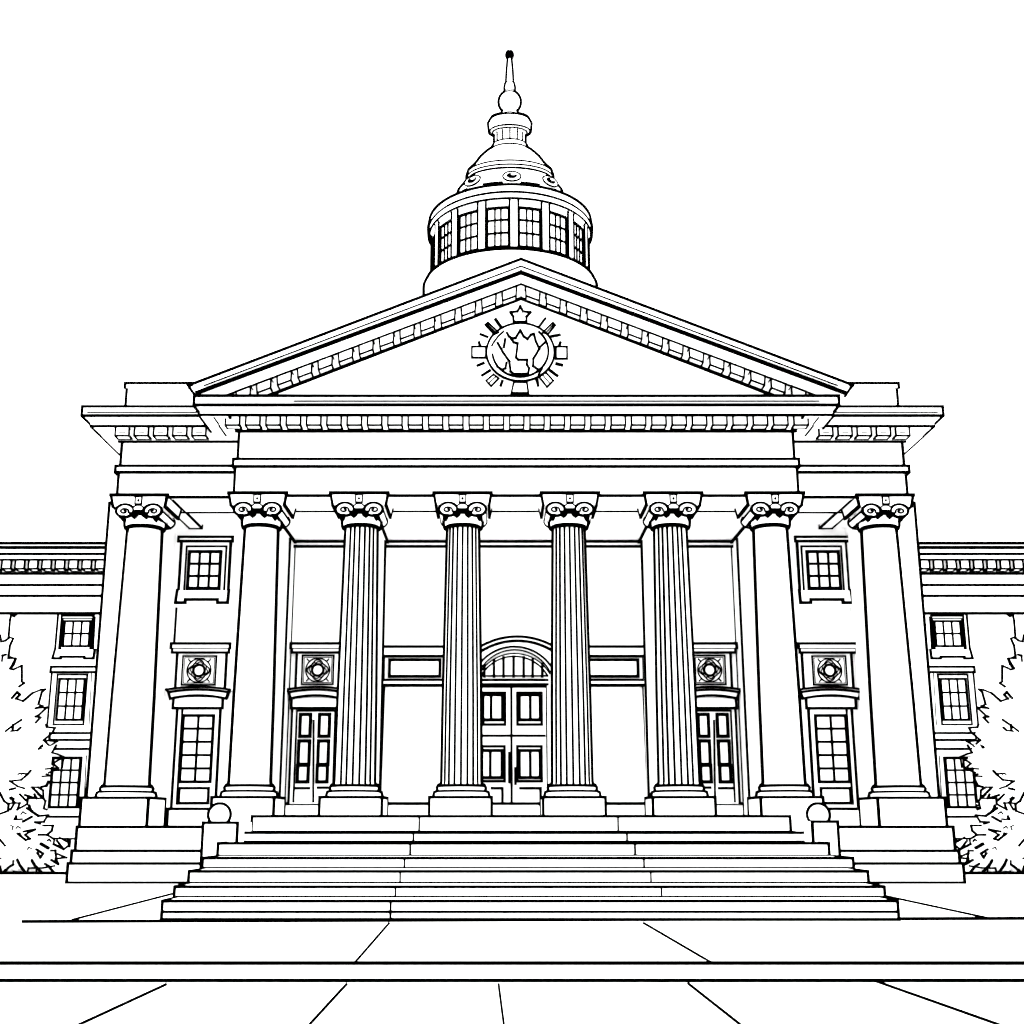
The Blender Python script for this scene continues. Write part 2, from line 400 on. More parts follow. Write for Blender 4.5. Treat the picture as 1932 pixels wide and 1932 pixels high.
for a, b, n in (((590, 385), (650, 470), 5), ((1225, 370), (1150, 470), 3.5), ((395, 572), (480, 605), 3.5), ((1310, 600), (1410, 580), 4.5), ((375, 680), (385, 715), 4.5), ((1420, 680), (1405, 720), 4.5),
                ((355, 975), (430, 945), 4), ((1375, 955), (1440, 970), 5), ((415, 1100), (510, 1040), 4), ((1285, 1035), (1380, 1105), 4.5), ((672, 1180), (655, 1230), 4.5), ((1120, 1165), (1135, 1230), 4.5)):
    b_ = MB(); b_.bar(eP(*a, 36.28), eP(*b, 36.28), lw(n, 36)); b_.build('ray', emb)

# ---- podium under the side columns, stylobate
for mir in (False, True):
    p = MB(mir, .52)
    zt = Zq(1560, 36.0); zm = Zq(1605, 35.65); zl = Zq(1629, 35.35)
    p.box(Xq(127, 1650, 35.35), -6.2, 35.35, 43.5, 0.0, zl, 'TL', 4.2); p.bar((Xq(127, 1650, 35.35), 35.33, .035), (-6.2, 35.33, .035), lw(4, 35))
    p.box(Xq(135, 1617, 35.65), -6.2, 35.65, 43.5, zl+.002, zm, 'TL', 4.4)
    p.box(Xq(144, 1582, 36.0), -6.2, 36.0, 43.5, zm+.002, zt, 'TL', 4.4)
    p.build('podium', B)
s_ = MB(); s_.box(AX-8.75, AX+8.75, 35.9, 43.5, .01, z_land-.02, '', 3); s_.build('stylobate', B)

# ---- body, walls
w_ = MB()
zceil = Zq(1022, YW)
w_.box(AX-8.6, AX+8.6, YW, 60, 0, zF1, '', 3)
w_.rect(500, 1022, 1440, 1031, YW-.25, YW, 'TB', 3.6)
w_.bar((AX-8.5, YW-.02, Zq(1516, YW)), (AX+8.5, YW-.02, Zq(1516, YW)), lw(4.4, YW))
w_.build('porch_wall', B)
w_ = MB()
w_.box(AX-8.6, AX+8.6, YF+1.9, YW, zA+.10, zA+.4, '', 3)
for mir in (False, True):
    w_.mir = mir
    w_.box(Xq(236, 960, YFO), AX-8.59, YFO+1.9, YWO, za+.12, za+.4, '', 3)
w_.mir = False
w_.build('ceiling', B)
for mir in (False, True):
    w_ = MB(mir)
    w_.box(AX-12.45, AX-8.6, YWO, 60, 0, zF1-.3, '', 3)
    w_.box(AX-8.60, AX-7.85, 38.2, YW, 0, zA+.05, '', 3)
    w_.build('side_wall', B)
    # end pier behind the outer column
    p = MB(mir, .487)
    x0 = Xq(208, 932, YO+.15); 
    p.box(x0, -10.95, YO+.15, YWO, z_obase, za+.05, 'LT', 4.0)
    p.build('pier', B)
    # piers on the porch wall with beams to the columns
    p = MB(mir)
    xr = Xq(547, 1030, YW-1.0)
    p.box(xr-1.1, xr, YW-1.0, YW, z_land, zceil, 'R', 2.8); p.bar((xr, YW-.02, z_land), (xr, YW-.02, zceil), lw(3, YW))
    p.box(xr-.75, xr+.06, YF+1.9, YW-.26, zA-.0, zA+.35, '34', 3.6)
    p.build('pier', B)
    p = MB(mir)
    xr = Xq(727, 1030, YW-.6)
    p.box(xr-1.05, xr, YW-.6, YW, z_land, zceil, 'R', 3.4)
    p.box(xr-.75, xr+.06, YF+1.9, YW-.26, zA-.0, zA+.35, '4', 3.6)
    p.build('pier', B)
rf = MB(); zr = Zq(500, 35.2)-.55
rf.prism([(AX-9.0, z3-.05), (AX+9.0, z3-.05), (AX+.09, zr)], 37.3, 60, e='none')
rf.box(AX-12.4, AX+12.4, 43.1, 60.1, zF1-.3, zF1+.2, '', 3)
rf.build('roof', B)

# ---- windows and doors
def polyw(mb, pts, Y, n): mb.poly([P(a, b, Y) for a, b in pts], lw(n, Y))
def grid(mb, x0, y0, x1, y1, Y, nx, ny, n=3.4, rim=4.6, back=None):
    mb.rect(x0, y0, x1, y1, Y, back or Y+.2, 'TBLR', rim)
    pm = (y0+y1)/2; xa, xb = Xq(x0, pm, Y), Xq(x1, pm, Y); z0, z1 = Zq(y1, Y), Zq(y0, Y)
    for i in range(1, nx): mb.bar((xa+(xb-xa)*i/nx, Y, z0), (xa+(xb-xa)*i/nx, Y, z1), lw(n, Y))
    for i in range(1, ny): mb.bar((xa, Y, z0+(z1-z0)*i/ny), (xb, Y, z0+(z1-z0)*i/ny), lw(n, Y))
def rosette(mb, x0, y0, x1, y1, Y):
    mb.rect(x0, y0, x1, y1, Y, Y+.15, 'TBLR', 1.8)
    mb.rect(x0+3.5, y0+3.5, x1-3.5, y1-3.5, Y-.02, Y+.1, 'TBLR', .1)
    cx, cy = (x0+x1)/2, (y0+y1)/2; R = (y1-y0)/2-4
    pm = cy; C0 = P(cx, cy, Y-.05)
    k = T(cy, Y)/F
    def cir(r, n, lob=0, am=0, ph=0):
        pts = []
        for i in range(48):
            a = 2*math.pi*i/48; rr = r*(1+am*math.cos(lob*a+ph))*k
            pts.append((C0.x+rr*math.cos(a), Y-.06, C0.z+rr*math.sin(a)))
        mb.poly(pts, lw(n, Y), True)
    cir(10.5, 2.8); cir(R*.98, 1.1); cir(R*.76, .9, 4, .13); cir(R*.66, .4, 8, .08, 1)
    for a in range(4):
        q = math.pi/4+a*math.pi/2
        mb.bar((C0.x+R*.98*k*math.cos(q), Y-.06, C0.z+R*.98*k*math.sin(q)), (C0.x+R*1.25*k*math.cos(q), Y-.06, C0.z+R*1.25*k*math.sin(q)), lw(1.2, Y))
def hood(mb, x0, x1, yl, rise, h, Y, back, n=3.4):
    """segmental hood: ends at py yl, crown higher by rise, thickness h"""
    k = 12; up, lo = [], []
    for i in range(k+1):
        f = i/k; c = rise*(1-(2*f-1)**2)
        up.append((Xq(x0+(x1-x0)*f, yl, Y), Zq(yl-c, Y))); lo.append((Xq(x0+(x1-x0)*f+(.5-f)*8, yl, Y), Zq(yl-c+h, Y)))
    mb.arcband(up, lo, Y, back, n)
    mb.bar((up[0][0], Y, up[0][1]), (lo[0][0], Y, lo[0][1]), lw(n, Y)); mb.bar((up[-1][0], Y, up[-1][1]), (lo[-1][0], Y, lo[-1][1]), lw(n, Y))
for mir in (False, True):
    Y = YWO
    # upper window of the end bay
    w = MB(mir); w.rect(340, 1022, 433, 1115, Y-.10, Y, 'LR', 3.8)
    w.rect(350, 1031, 425, 1115, Y-.13, Y-.05, 'TBLR', 2.2)
    win = w.build('window', B); win['label'] = 'upper square window of the end bay'
    w = MB(mir); grid(w, 356, 1041, 415, 1110, Y-.16, 3, 3); w.build('sash', win)
    w = MB(mir); w.rect(337, 1013, 439, 1021, Y-.28, Y, 'TBLR', 3.4); w.build('lintel', win)
    w = MB(mir)
    ap = [(334, 1114), (431, 1114), (430, 1137), (411, 1137), (411, 1131), (350, 1131), (350, 1137), (332, 1137)]
    yv = Y-.2; pl = [(Xq(a, 1125, yv), Zq(b, yv)) for a, b in ap]
    w.prism(pl, yv, Y, e='none'); w.poly([(a, yv, b) for a, b in [pl[0]]+pl[:0:-1]+[pl[1]]][:-1], lw(4, yv)); w.build('sill', win)
    w = MB(mir); w.bar(P(333, 1148, Y-.02), P(329, 1210, Y-.02), lw(2.6, Y)); w.build('joint', B)
    # ledge + medallion + hood + tall window
    w = MB(mir); w.rect(333, 1230, 426, 1296, Y-.08, Y, 'LR', 3.6)
    md = w.build('medallion_panel', B)
    w = MB(mir); w.rect(323, 1214, 434, 1222, Y-.34, Y, 'TLR', 3.8); w.rect(325, 1222, 432, 1231, Y-.26, Y, 'TBLR', 3.2); w.build('ledge', md)
    w = MB(mir); rosette(w, 344, 1238, 407, 1292, Y-.14); w.build('rosette', md)
    w = MB(mir); w.rect(329, 1336, 411, 1527, Y-.12, Y, 'LR', 3.6)
    w.rect(339, 1340, 407, 1516, Y-.14, Y-.05, 'L', 2.6)
    win = w.build('window', B); win['label'] = 'tall narrow window of the end bay with panel below'
    w = MB(mir); hood(w, 314, 434, 1301, 5, 5, Y-.40, Y, 3.0); hood(w, 318, 431, 1306, 6, 12, Y-.33, Y, 3.4)
    w.rect(327, 1316, 420, 1336, Y-.2, Y, 'BLR', 3.6); w.build('hood', win)
    w = MB(mir); grid(w, 343, 1350, 400, 1475, Y-.16, 2, 5, 3.4, 4.2); w.build('sash', win)
    w = MB(mir); w.rect(338, 1487, 393, 1515, Y-.16, Y, 'TBLR', 3.6); w.build('panel', win)
    w = MB(mir); w.rect(316, 1526, 430, 1562, Y-.3, Y, 'TL', 3.8); w.build('plinth_course', B)
    # bay 2: side door
    Y = YW
    w = MB(mir); w.rect(559, 1230, 640, 1296, Y-.08, Y, 'L', 3.4)
    md = w.build('medallion_panel', B)
    w = MB(mir); w.rect(549, 1214, 648, 1222, Y-.34, Y, 'TLR', 3.8); w.rect(551, 1222, 646, 1231, Y-.26, Y, 'TBLR', 3.2); w.build('ledge', md)
    w = MB(mir); rosette(w, 570, 1237, 629, 1291, Y-.14); w.build('rosette', md)
    w = MB(mir); w.rect(548, 1336, 640, 1516, Y-.10, Y, 'L', 3.0)
    dr = w.build('door', B); dr['label'] = 'double side door with glass lights behind the columns'
    w = MB(mir); hood(w, 541, 652, 1301, 5, 5, Y-.40, Y, 3.0); hood(w, 545, 648, 1306, 6, 12, Y-.33, Y, 3.4)
    w.rect(550, 1318, 644, 1336, Y-.2, Y, 'BL', 3.6); w.build('hood', dr)
    w = MB(mir); w.rect(557, 1341, 630, 1512, Y-.13, Y-.02, 'TLR', 2.2); w.bar(P(592, 1360, Y-.14), P(591, 1512, Y-.14), lw(2.4, Y)); w.build('door_leaf', dr)
    for (a, b, c, d) in ((566, 1348, 586, 1389), (602, 1348, 622, 1389), (563, 1398, 584, 1442), (600, 1398, 620, 1442), (561, 1444, 582, 1475), (598, 1444, 618, 1475)):
        w = MB(mir); w.rect(a+.5, b, c-.5, d, Y-.17, Y-.05, 'TBLR', 4.8); w.build('door_glass', dr)
    w = MB(mir); w.bar(P(559, 1487, Y-.15), P(583, 1487, Y-.15), lw(3.2, Y)); w.bar(P(600, 1486, Y-.15), P(617, 1486, Y-.15), lw(3.2, Y)); w.build('kick_panel', dr)
    # bay 3: wide panel over a blank recess
    w = MB(mir)
    w.rect(721, 1220, 838, 1238, Y-.16, Y, 'TB', 3.8); w.rect(724, 1238, 838, 1283, Y-.12, Y, 'BL', 3.4)
    w.rect(735, 1245, 830, 1276, Y-.2, Y, 'TBLR', 4.2)
    w.rect(721, 1284, 838, 1293, Y-.16, Y, 'B', 4.6)
    w.bar(P(724.5, 1293, Y-.02), P(717, 1500, Y-.02), lw(4, Y))
    wp = w.build('wall_panel', B)

# ---- central arched door
Y = YW
CX = 970.
ad = MB()
def arc_pts(x0, x1, ye, yt, Y, k=24):
    """arc through the two ends (py ye) and crown (py yt)"""
    out = []
    a = (x1-x0)/2; h = ye-yt; R = (a*a+h*h)/(2*h); ph = math.asin(min(1, a/R))
    for i in range(k+1):
        q = -ph+2*ph*i/k
        x = (x0+x1)/2+R*math.sin(q); y = yt+R-R*math.cos(q)
        out.append((Xq(x, ye, Y), Zq(y, Y)))
    return out
o1 = arc_pts(884, 1068, 1236, 1201, Y-.35); o2 = arc_pts(888, 1064, 1244, 1209, Y-.35)
ad.arcband(o1, o2, Y-.35, Y, 3.6)
ad.arcband(o2, arc_pts(898, 1043, 1262, 1220, Y-.30), Y-.30, Y, 2.4)
ad.arcband(arc_pts(898, 1043, 1262, 1220, Y-.22), arc_pts(904, 1038, 1268, 1226, Y-.22), Y-.22, Y, 1.2)
ad.arcband(arc_pts(905, 1037, 1271, 1233, Y-.16), arc_pts(908, 1033, 1274, 1238, Y-.16), Y-.16, Y, 1.2)
ad.rect(900, 1283, 1033, 1291, Y-.3, Y, 'TB', 3.2); ad.rect(900, 1296, 1031, 1518, Y-.1, Y, 'TBR', 2.8)
ad.rect(900, 1516, 1016, 1541, Y-.5, Y, 'T', 4.0)
door = ad.build('door', B); door['label'] = 'central double door beneath a segmental arch and fanlight'
fl = MB()
ar = arc_pts(908, 1033, 1275, 1238, Y-.12)
fl.prism(ar, Y-.10, Y-.02, n=1.8, e='rim')
for px in (914, 932, 950, 969, 988, 1005, 1023):
    f = (px-970.5)/62.5; top = 1238+37*(1-math.sqrt(max(0, 1-f*f*.86)))
    fl.bar(P(px, 1276, Y-.14), P(px, top+1, Y-.14), lw(3.6, Y))
fl.build('fanlight', door)
for k_, (x0, x1) in enumerate(((905, 965), (965, 1030))):
    lf = MB(); lf.rect(x0, 1298, x1, 1514, Y-.16, Y-.02, 'R' if k_ == 0 else '', 3.2)
    lf.bar(P(x0, 1388, Y-.17), P(x1-3, 1388, Y-.17), lw(3.2, Y)); lf_ = lf.build('door_leaf', door)
for (x0, y0, x1, y1) in ((912, 1307, 953, 1367), (976, 1307, 1022, 1367), (910, 1408, 952, 1474), (976, 1408, 1022, 1474)):
    q = MB(); q.rect(x0, y0, x1, y1, Y-.19, Y-.1, 'TBLR', 3.4)
    up = 4 if y0 < 1400 else 8
    dn = 9 if y0 < 1400 else 7
    if x0 < 950: a, b = x0-9, x1-5
    else: a, b = x0+4, x1-3
    q.rect(a, y0+up, b, y1-dn, Y-.21, Y-.1, 'TBLR', 4.6)
    mid = (a+b)/2+1; zz = (y0+y1)/2
    q.box(Xq(mid-3, zz, Y-.22), Xq(mid+3, zz, Y-.22), Y-.22, Y-.1, Zq(y1-dn, Y-.22), Zq(y0+up, Y-.22), '', 2, 1)
    q.build('door_glass', door)
for (x0, x1) in ((928, 948), (982, 1020)):
    q = MB(); q.poly([P(x0, 1487, Y-.2), P(x1, 1487, Y-.2), P(x1, 1514, Y-.2)], lw(3.6, Y)); q.build('kick_panel', door)
for (x, y0, y1) in ((961, 1418, 1478), (972.5, 1447, 1481)):
    q = MB(); q.box(Xq(x-2.6, y0, Y-.3), Xq(x+2.6, y0, Y-.3), Y-.32, Y-.2, Zq(y1, Y-.3), Zq(y0, Y-.3), '', 2, 1); q.build('door_handle', door)

# ---- wings
for mir in (False, True):
    Y = YG; wg = MB(mir)
    xr = AX-12.4
    zt = Zq(1025, Y-1.0)
    wg.box(-45, xr, Y, 60, 0, Zq(1157, Y-.1), '', 3)
    wg.build('wing_wall', B)
    o = MB(mir)
    def strip(y0, y1, Yf, e, n=4.0): o.box(-45, xr-.02, Yf, 60.2, Zq(y1, Yf), Zq(y0, Yf), e, n)
    Yt, Yb_ = Y-1.05, Y-.15
    zs_ = Zq(1056, Y-.9)
    strip(1025, 1033, Yt-.05, 'TB', 4.6); strip(1033, 1045, Yt, 'B', 3.6)
    o.box(-45, xr-.02, Y-.9, 60.2, zs_, Zq(1045, Yt), 'B', 2.4)
    zb_ = Zq(1082, Y-.25); o.box(-45, xr-.02, Y-.45, 60.15, zb_+.1, zs_-.001, '', 2)
    o.box(-45, xr-.02, Y-.25, 60.2, zb_, zs_, 'B', 3.8)
    o.box(-45, xr-.02, Y-.15, 60.1, Zq(1104, Y-.2), zb_, '', 3.8)
    strip(1104, 1124, Y-.2, 'TB', 3.8)
    o.box(-45, xr-.02, Y-.15, 60.1, Zq(1157, Y-.15), Zq(1124, Y-.2), 'B', 4.0)
    oc = o.build('cornice', B); oc['label'] = 'flat cornice with modillions along the wing'
    for i in range(9):
        px = 189-25.2*i; yv = Y-.82; pm = 1063
        m = MB(mir); a = Xq(px-8.5, pm, yv); b = Xq(px+8.5, pm, yv)
        m.box(a, b, yv, Y-.45, Zq(1073, yv), zs_-.002, 'BLR34D', 2.2); m.build('modillion', oc)
    # upper wing window
    w = MB(mir); w.rect(107, 1158, 182, 1228, Y-.1, Y, 'L', 2.8); w.bar(P(179.5, 1165, Y-.1), P(176, 1228, Y-.1), lw(2, Y))
    w.rect(114, 1162, 174, 1228, Y-.14, Y-.05, 'TBLR', 2.3)
    win = w.build('window', B); win['label'] = 'small upper wing window under the cornice'
    w = MB(mir); w.rect(117, 1167, 172, 1225, Y-.16, Y-.05, 'TBLR', .8); grid(w, 121, 1172, 169, 1219, Y-.18, 3, 2, 2.5, 3.0); w.build('sash', win)
    w = MB(mir)
    ap = [(103, 1226), (178, 1226), (177, 1242), (160, 1242), (160, 1239), (115, 1239), (115, 1242), (100, 1242)]
    yv = Y-.22; pl = [(Xq(a, 1234, yv), Zq(b, yv)) for a, b in ap]
    w.prism(pl, yv, Y, e='none'); w.poly([(a, yv, b) for a, b in [pl[0]]+pl[:0:-1]], lw(3.2, yv)); w.build('sill', win)
    # middle wing window
    w = MB(mir); w.rect(94, 1262, 172, 1368, Y-.1, Y, 'L', 2.2); w.bar(P(173, 1272, Y-.1), P(168, 1367, Y-.1), lw(.5, Y))
    w.rect(105, 1273, 161, 1367, Y-.14, Y-.05, 'TBLR', 1.8)
    win = w.build('window', B); win['label'] = 'nine pane middle wing window'
    w = MB(mir); grid(w, 110, 1281, 157, 1358, Y-.18, 3, 3, 2.5, 3.0); w.build('sash', win)
    w = MB(mir); w.rect(96, 1258, 184, 1268, Y-.3, Y, 'TBLR', 3.2); w.build('lintel', win)
    w = MB(mir)
    # lower wing window
    w.rect(92, 1424, 160, 1526, Y-.1, Y, '', 2.6); w.bar(P(163, 1426, Y-.1), P(158, 1524, Y-.1), lw(.5, Y))
    win = w.build('window', B); win['label'] = 'lower wing window half covered by leaves'
    w = MB(mir); grid(w, 97, 1430, 149, 1523, Y-.18, 3, 4, 2.5, 4.0); w.build('sash', win)
    w = MB(mir); w.rect(94, 1383, 178, 1396, Y-.45, Y, 'TBL', 3.2); w.rect(104, 1397, 176, 1413, Y-.3, Y, 'B', 3.2); w.build('hood', win)
    w = MB(mir); w.rect(80, 1526, 165, 1541, Y-.3, Y, 'B', 3.2); w.build('sill', win)

# ---- dome
YD = 57.0; XD = Xq(962, 300, YD)
rad = lambda q, y: q*T(y, YD)/F
def pr(*L): return [(rad(q, y), Zq(y, YD)) for q, y in L]
dm = MB()
dm.lathe(XD, YD, pr((160.5, 640), (160.5, 548), (157, 541), (143, 534)), rings={2: 2.0, 3: 3.2}, n=4.0)
dome = dm.build('dome', B); dome['label'] = 'tall domed cupola with windowed drum, lantern and spire'
d = MB(); d.lathe(XD, YD, pr((141.5, 534), (141.5, 450)), n=4.0); d.build('drum', dome)
d = MB(); d.lathe(XD, YD, pr((143, 456), (146, 453), (151, 447), (151.5, 436), (150, 425), (140, 422), (119, 421)), rings={2: 3.2, 3: 3.2}, n=4.0); d.build('drum_cornice', dome)
US = .6
d = MB(); d.lathe(XD, YD, pr((140, 420), (119, 399), (118.5, 390), (99, 379), (99, 373), (96, 364), (81, 345), (80, 340)), rings={2: 2.0, 4: 3.0, 7: 2.2}, n=3.6, ys=US); d.build('attic_ring', dome)
d = MB(); d.lathe(XD, YD, pr((79.5, 342), (79.5, 334), (77, 326), (70, 320), (64, 313), (55, 301), (43, 290), (34, 284), (32, 282)), rings={0: 2.8, 1: 2.4, 2: 3.0}, n=3.8, ys=US); cup = d.build('cupola', dome)
d = MB(); d.lathe(XD, YD, pr((33.5, 286), (32.5, 281), (30, 276), (28, 271)), rings={0: 2.6, 1: 2.8, 3: 3.0}, n=3.6, ys=US); d.build('lantern_base', dome)
d = MB(); d.lathe(XD, YD, pr((27.5, 271), (27.5, 247)), n=3.4, ys=US)
for i in range(12):
    a = 2*math.pi*(i)/12; r = rad(27.8, 255)
    d.bar((XD+r*math.sin(a), YD-US*r*math.cos(a), Zq(270, YD)), (XD+r*math.sin(a), YD-US*r*math.cos(a), Zq(247, YD)), lw(2.4, YD))
d.build('lantern', dome)
d = MB(); d.lathe(XD, YD, pr((28, 254), (32, 250), (37.5, 247), (38.5, 234), (34, 226), (16, 220), (14, 216), (11, 208)), rings={1: 2.6, 2: 2.6, 4: 2.4, 6: 2.4}, n=3.8, ys=US); d.build('lantern_cornice', dome)
cy_ = 192.5; R = 18.5
d = MB(); d.lathe(XD, YD, pr(*[(max(.5, R*math.sin(a)), cy_+(R-2)*math.cos(a)) for a in [math.pi*i/18 for i in range(0, 19)]]), n=3.8); d.build('ball', dome)
d = MB(); d.lathe(XD, YD, pr((7.6, 177), (7.8, 165), (6.6, 159), (4.8, 156), (3.6, 134), (1.4, 110)), rings={0: 3.2, 3: 1.6}, n=3.2); d.build('spire', dome)
d = MB(); d.lathe(XD, YD, pr(*[(max(.05, 6.0*math.sin(a)), 104+7.2*math.cos(a)) for a in [math.pi*i/12 for i in range(0, 13)]]), n=1.5, segs=24)
fi = d.build('finial', dome); fi.data.materials[0] = INK
# drum windows between pilasters
r0 = rad(143, 480); zt_, zb_ = Zq(459, YD), Zq(519, YD)
for i in range(16):
    a0 = math.radians(2+22.5*i)
    if math.cos(a0+.2) < -.35 and math.cos(a0) < -.35: continue
    # pilaster
    m = MB()
    def cp(a, z, r=r0): return Vector((XD+r*math.sin(a), YD-r*math.cos(a), z))
    hwid = .052
    rr = r0+.16
    vs = [cp(a0-hwid, Zq(535, YD), rr), cp(a0+hwid, Zq(535, YD), rr), cp(a0+hwid, Zq(446, YD), rr), cp(a0-hwid, Zq(446, YD), rr),
          cp(a0-hwid, Zq(535, YD), r0-.1), cp(a0+hwid, Zq(535, YD), r0-.1), cp(a0+hwid, Zq(446, YD), r0-.1), cp(a0-hwid, Zq(446, YD), r0-.1)]
    m.add(vs, [(0, 1, 2, 3), (5, 4, 7, 6), (4, 0, 3, 7), (1, 5, 6, 2), (3, 2, 6, 7), (4, 5, 1, 0)])
    m.bar(vs[0], vs[3], lw(3.2, YD)); m.bar(vs[1], vs[2], lw(3.2, YD)); m.bar(vs[0], vs[1], lw(3, YD))
    m.build('pilaster', dome)
    # window
    a1, a2 = a0+hwid+.012, a0+math.radians(22.5)-hwid-.012
    m = MB(); k = 6; rw = r0+.05
    top, bot = Zq(461, YD), Zq(531, YD)
    for zz, n in ((top, 3.6), (bot, 4.4), (top+.30, 2.0)):
        m.poly([cp(a1+(a2-a1)*j/k, zz, rw) for j in range(k+1)], lw(n, YD))
    for zf in (.36, .69):
        m.poly([cp(a1+(a2-a1)*j/k, bot+(top-bot)*zf, rw) for j in range(k+1)], lw(2.5, YD))
    for f, n in ((0, 3.2), (.36, 2.6), (.64, 2.6), (1, 3.2)):
        aa = a1+(a2-a1)*f; m.bar(cp(aa, bot, rw), cp(aa, top, rw), lw(n, YD))
    vs = [cp(a1+(a2-a1)*j/k, z_, r0+.02) for z_ in (bot, top) for j in range(k+1)]
    m.add(vs, [(j, j+1, j+k+2, j+k+1) for j in range(k)])
    m.build('window', dome)
# oculi round the attic ring
for i in range(-1, 2):
    a = math.radians(1.5+44*i); r_ = rad(95, 362)
    nrm = Vector((math.sin(a)*US, -math.cos(a), 0)).normalized()
    ux = Vector((nrm.y*-1, nrm.x, 0)); uz = Vector((0, 0, 1)); uz = (uz-nrm*.35).normalized(); out = ux.cross(uz)
    if out.dot(nrm) < 0: out = -out
    C = Vector((XD+r_*math.sin(a), YD-US*r_*math.cos(a), Zq(371, YD)))
    k = T(355, YD)/F
    def ov(rx, rz, o_, dx=0, dz=0, n_=28): return [C+ux*k*(rx*math.cos(t_)+dx)+uz*k*(rz*math.sin(t_)+dz)+out*o_ for t_ in [2*math.pi*j/n_ for j in range(n_)]]
    m = MB(); q = ov(16.5, 12.5, .34); q2_ = ov(16.5, 12.5, -.6)
    m.add(q+q2_, [tuple(range(28))]+[(j, j+28, (j+1) % 28+28, (j+1) % 28) for j in range(28)])
    m.poly(q, lw(1.8, YD), True)
    m.add(ov(10, 7.5, .40), [tuple(range(28))], 1); m.add(ov(4, 2.4, .45, 2.5, 1.5), [tuple(range(28))], 0)
    m.build('oculus', dome)

# ================================================================== STAIRS
S = empty('staircase', (AX, 26, 0))
tag(S, 'wide straight flight of seven stone steps rising to the portico', 'staircase')
steps = [(306, 1694, 1700, 22.3), (329, 1669, 1673, 23.3), (356, 1638, 1644, 24.5), (382, 1610, 1619, 25.9), (411, 1564, 1591, 27.4), (446, 1530, 1571, 29.0), (475, 1491, 1540, 30.6)]
z0 = 0
js = [(737, None, 3), (746, 1248, 2.2), (755, 1228, 2.2), (763, 1215, 2.4), (774, 1198, 3), (780, 1183, 2.6), (791, 1166, 2.4)]
for i, (xl, xr, yt, Ys) in enumerate(steps):
    zt = Zq(yt, Ys); m = MB()
    X0_, X1_ = Xq(xl, yt+12, Ys), Xq(xr, yt+12, Ys)
    m.box(X0_, X1_, Ys, (steps[i+1][3]+.02) if i < 6 else 35.9, 0.002, zt, 'TL R12'.replace(' ', ''), 4.2)
    if i == 0: m.bar((X0_, Ys, Zq(1720, Ys)), (X1_, Ys, Zq(1720, Ys)), lw(3.6, Ys)); m.bar((X0_, Ys, .03), (X1_, Ys, .03), lw(4.2, Ys))
    else: m.bar((X0_, Ys-.01, z0+.01), (X1_, Ys-.01, z0+.01), lw(3.4, Ys))
    for q in js[i][:2]:
        if q: m.bar((Xq(q, yt+10, Ys), Ys, z0), (Xq(q, yt+10, Ys), Ys, zt), lw(js[i][2], Ys))
    m.build('step', S); z0 = zt
for nm, x0, x1, xc, yb_ in (('left', 382, 447, 414, 1552), ('right', 1534, 1582, 1544, 1550)):
    Yp = 28.2; bl = MB()
    bl.box(Xq(x0, 1580, Yp), Xq(x1, 1580, Yp), Yp, Yp+1.6, 0.002, Zq(yb_, Yp), 'TLR', 4.2)
    root = empty('stair_plinth', ((Xq(x0, 1580, Yp)+Xq(x1, 1580, Yp))/2, Yp+.8, 0))
    tag(root, f'square stone block topped with a ball at the {nm} edge of the stairs', 'plinth', 'ball topped blocks beside the stairs')
    bl.build('block', root)
    r = .21; b = MB(); Yb2 = Yp+.35; cz = Zq(1537, Yb2)-.0; cx = Xq(xc, 1537, Yb2)
    b.lathe(cx, Yb2, [(max(.01, r*math.sin(a)), cz-r*math.cos(a)) for a in [math.pi*i/20 for i in range(1, 20)]], segs=40, n=3.6)
    b.build('ball', root)

# ================================================================== TREES AND SHRUBS
def inside(p, poly):
    x, y = p; c = False; n = len(poly)
    for i in range(n):
        x1, y1 = poly[i]; x2, y2 = poly[(i+1) % n]
        if (y1 > y) != (y2 > y) and x < (x2-x1)*(y-y1)/(y2-y1)+x1: c = not c
    return c
def edged(p, poly):
    best = 1e9
    for i in range(len(poly)):
        a = Vector(poly[i]); b = Vector(poly[(i+1) % len(poly)]); q = Vector(p); d_ = b-a
        t_ = max(0, min(1, (q-a).dot(d_)/d_.length_squared)); best = min(best, (a+d_*t_-q).length)
    return best
def blob(mb, c, r, k=1.0):
    """a small uneven leaf clump: pointed leaves set round a centre"""
    for _ in range(7):
        d = Vector((random.gauss(0, 1), random.gauss(0, 1), random.gauss(0, 1))).normalized()
        s_ = d.orthogonal().normalized(); u = d.cross(s_)
        L = r*random.uniform(.9, 1.25); w = r*.55
        tip = c+d*L*.9
        vs = [c-d*r*.3, c+s_*w, c+u*w*.8, c-s_*w, c-u*w*.8, tip]
        mb.add(vs, [(0, 2, 1), (0, 3, 2), (0, 4, 3), (0, 1, 4), (5, 1, 2), (5, 2, 3), (5, 3, 4), (5, 4, 1)])
Z3 = lambda L: [(x*.25, y*.25+905.7) for x, y in L]
Z4 = lambda L: [(x*.25, y*.25+1207.5) for x, y in L]
tree_poly = [(-70, 1168), (17, 1168), (16, 1205), (22, 1207), (15, 1238), (27, 1245), (20, 1262), (39, 1260), (40, 1290), (34, 1298), (78, 1303), (73, 1328), (82, 1338), (66, 1362), (84, 1370), (92, 1380), (84, 1396), (96, 1402), (96, 1420), (60, 1450), (-70, 1450)]
shrub_poly = [(-70, 1400), (60, 1404), (98, 1402), (97, 1420), (100, 1440), (94, 1452), (84, 1464), (80, 1485), (80, 1506), (82, 1525), (92, 1538), (84, 1548), (98, 1560), (94, 1576), (126, 1584), (124, 1596), (102, 1606), (122, 1618), (106, 1636), (128, 1648), (-70, 1650)]
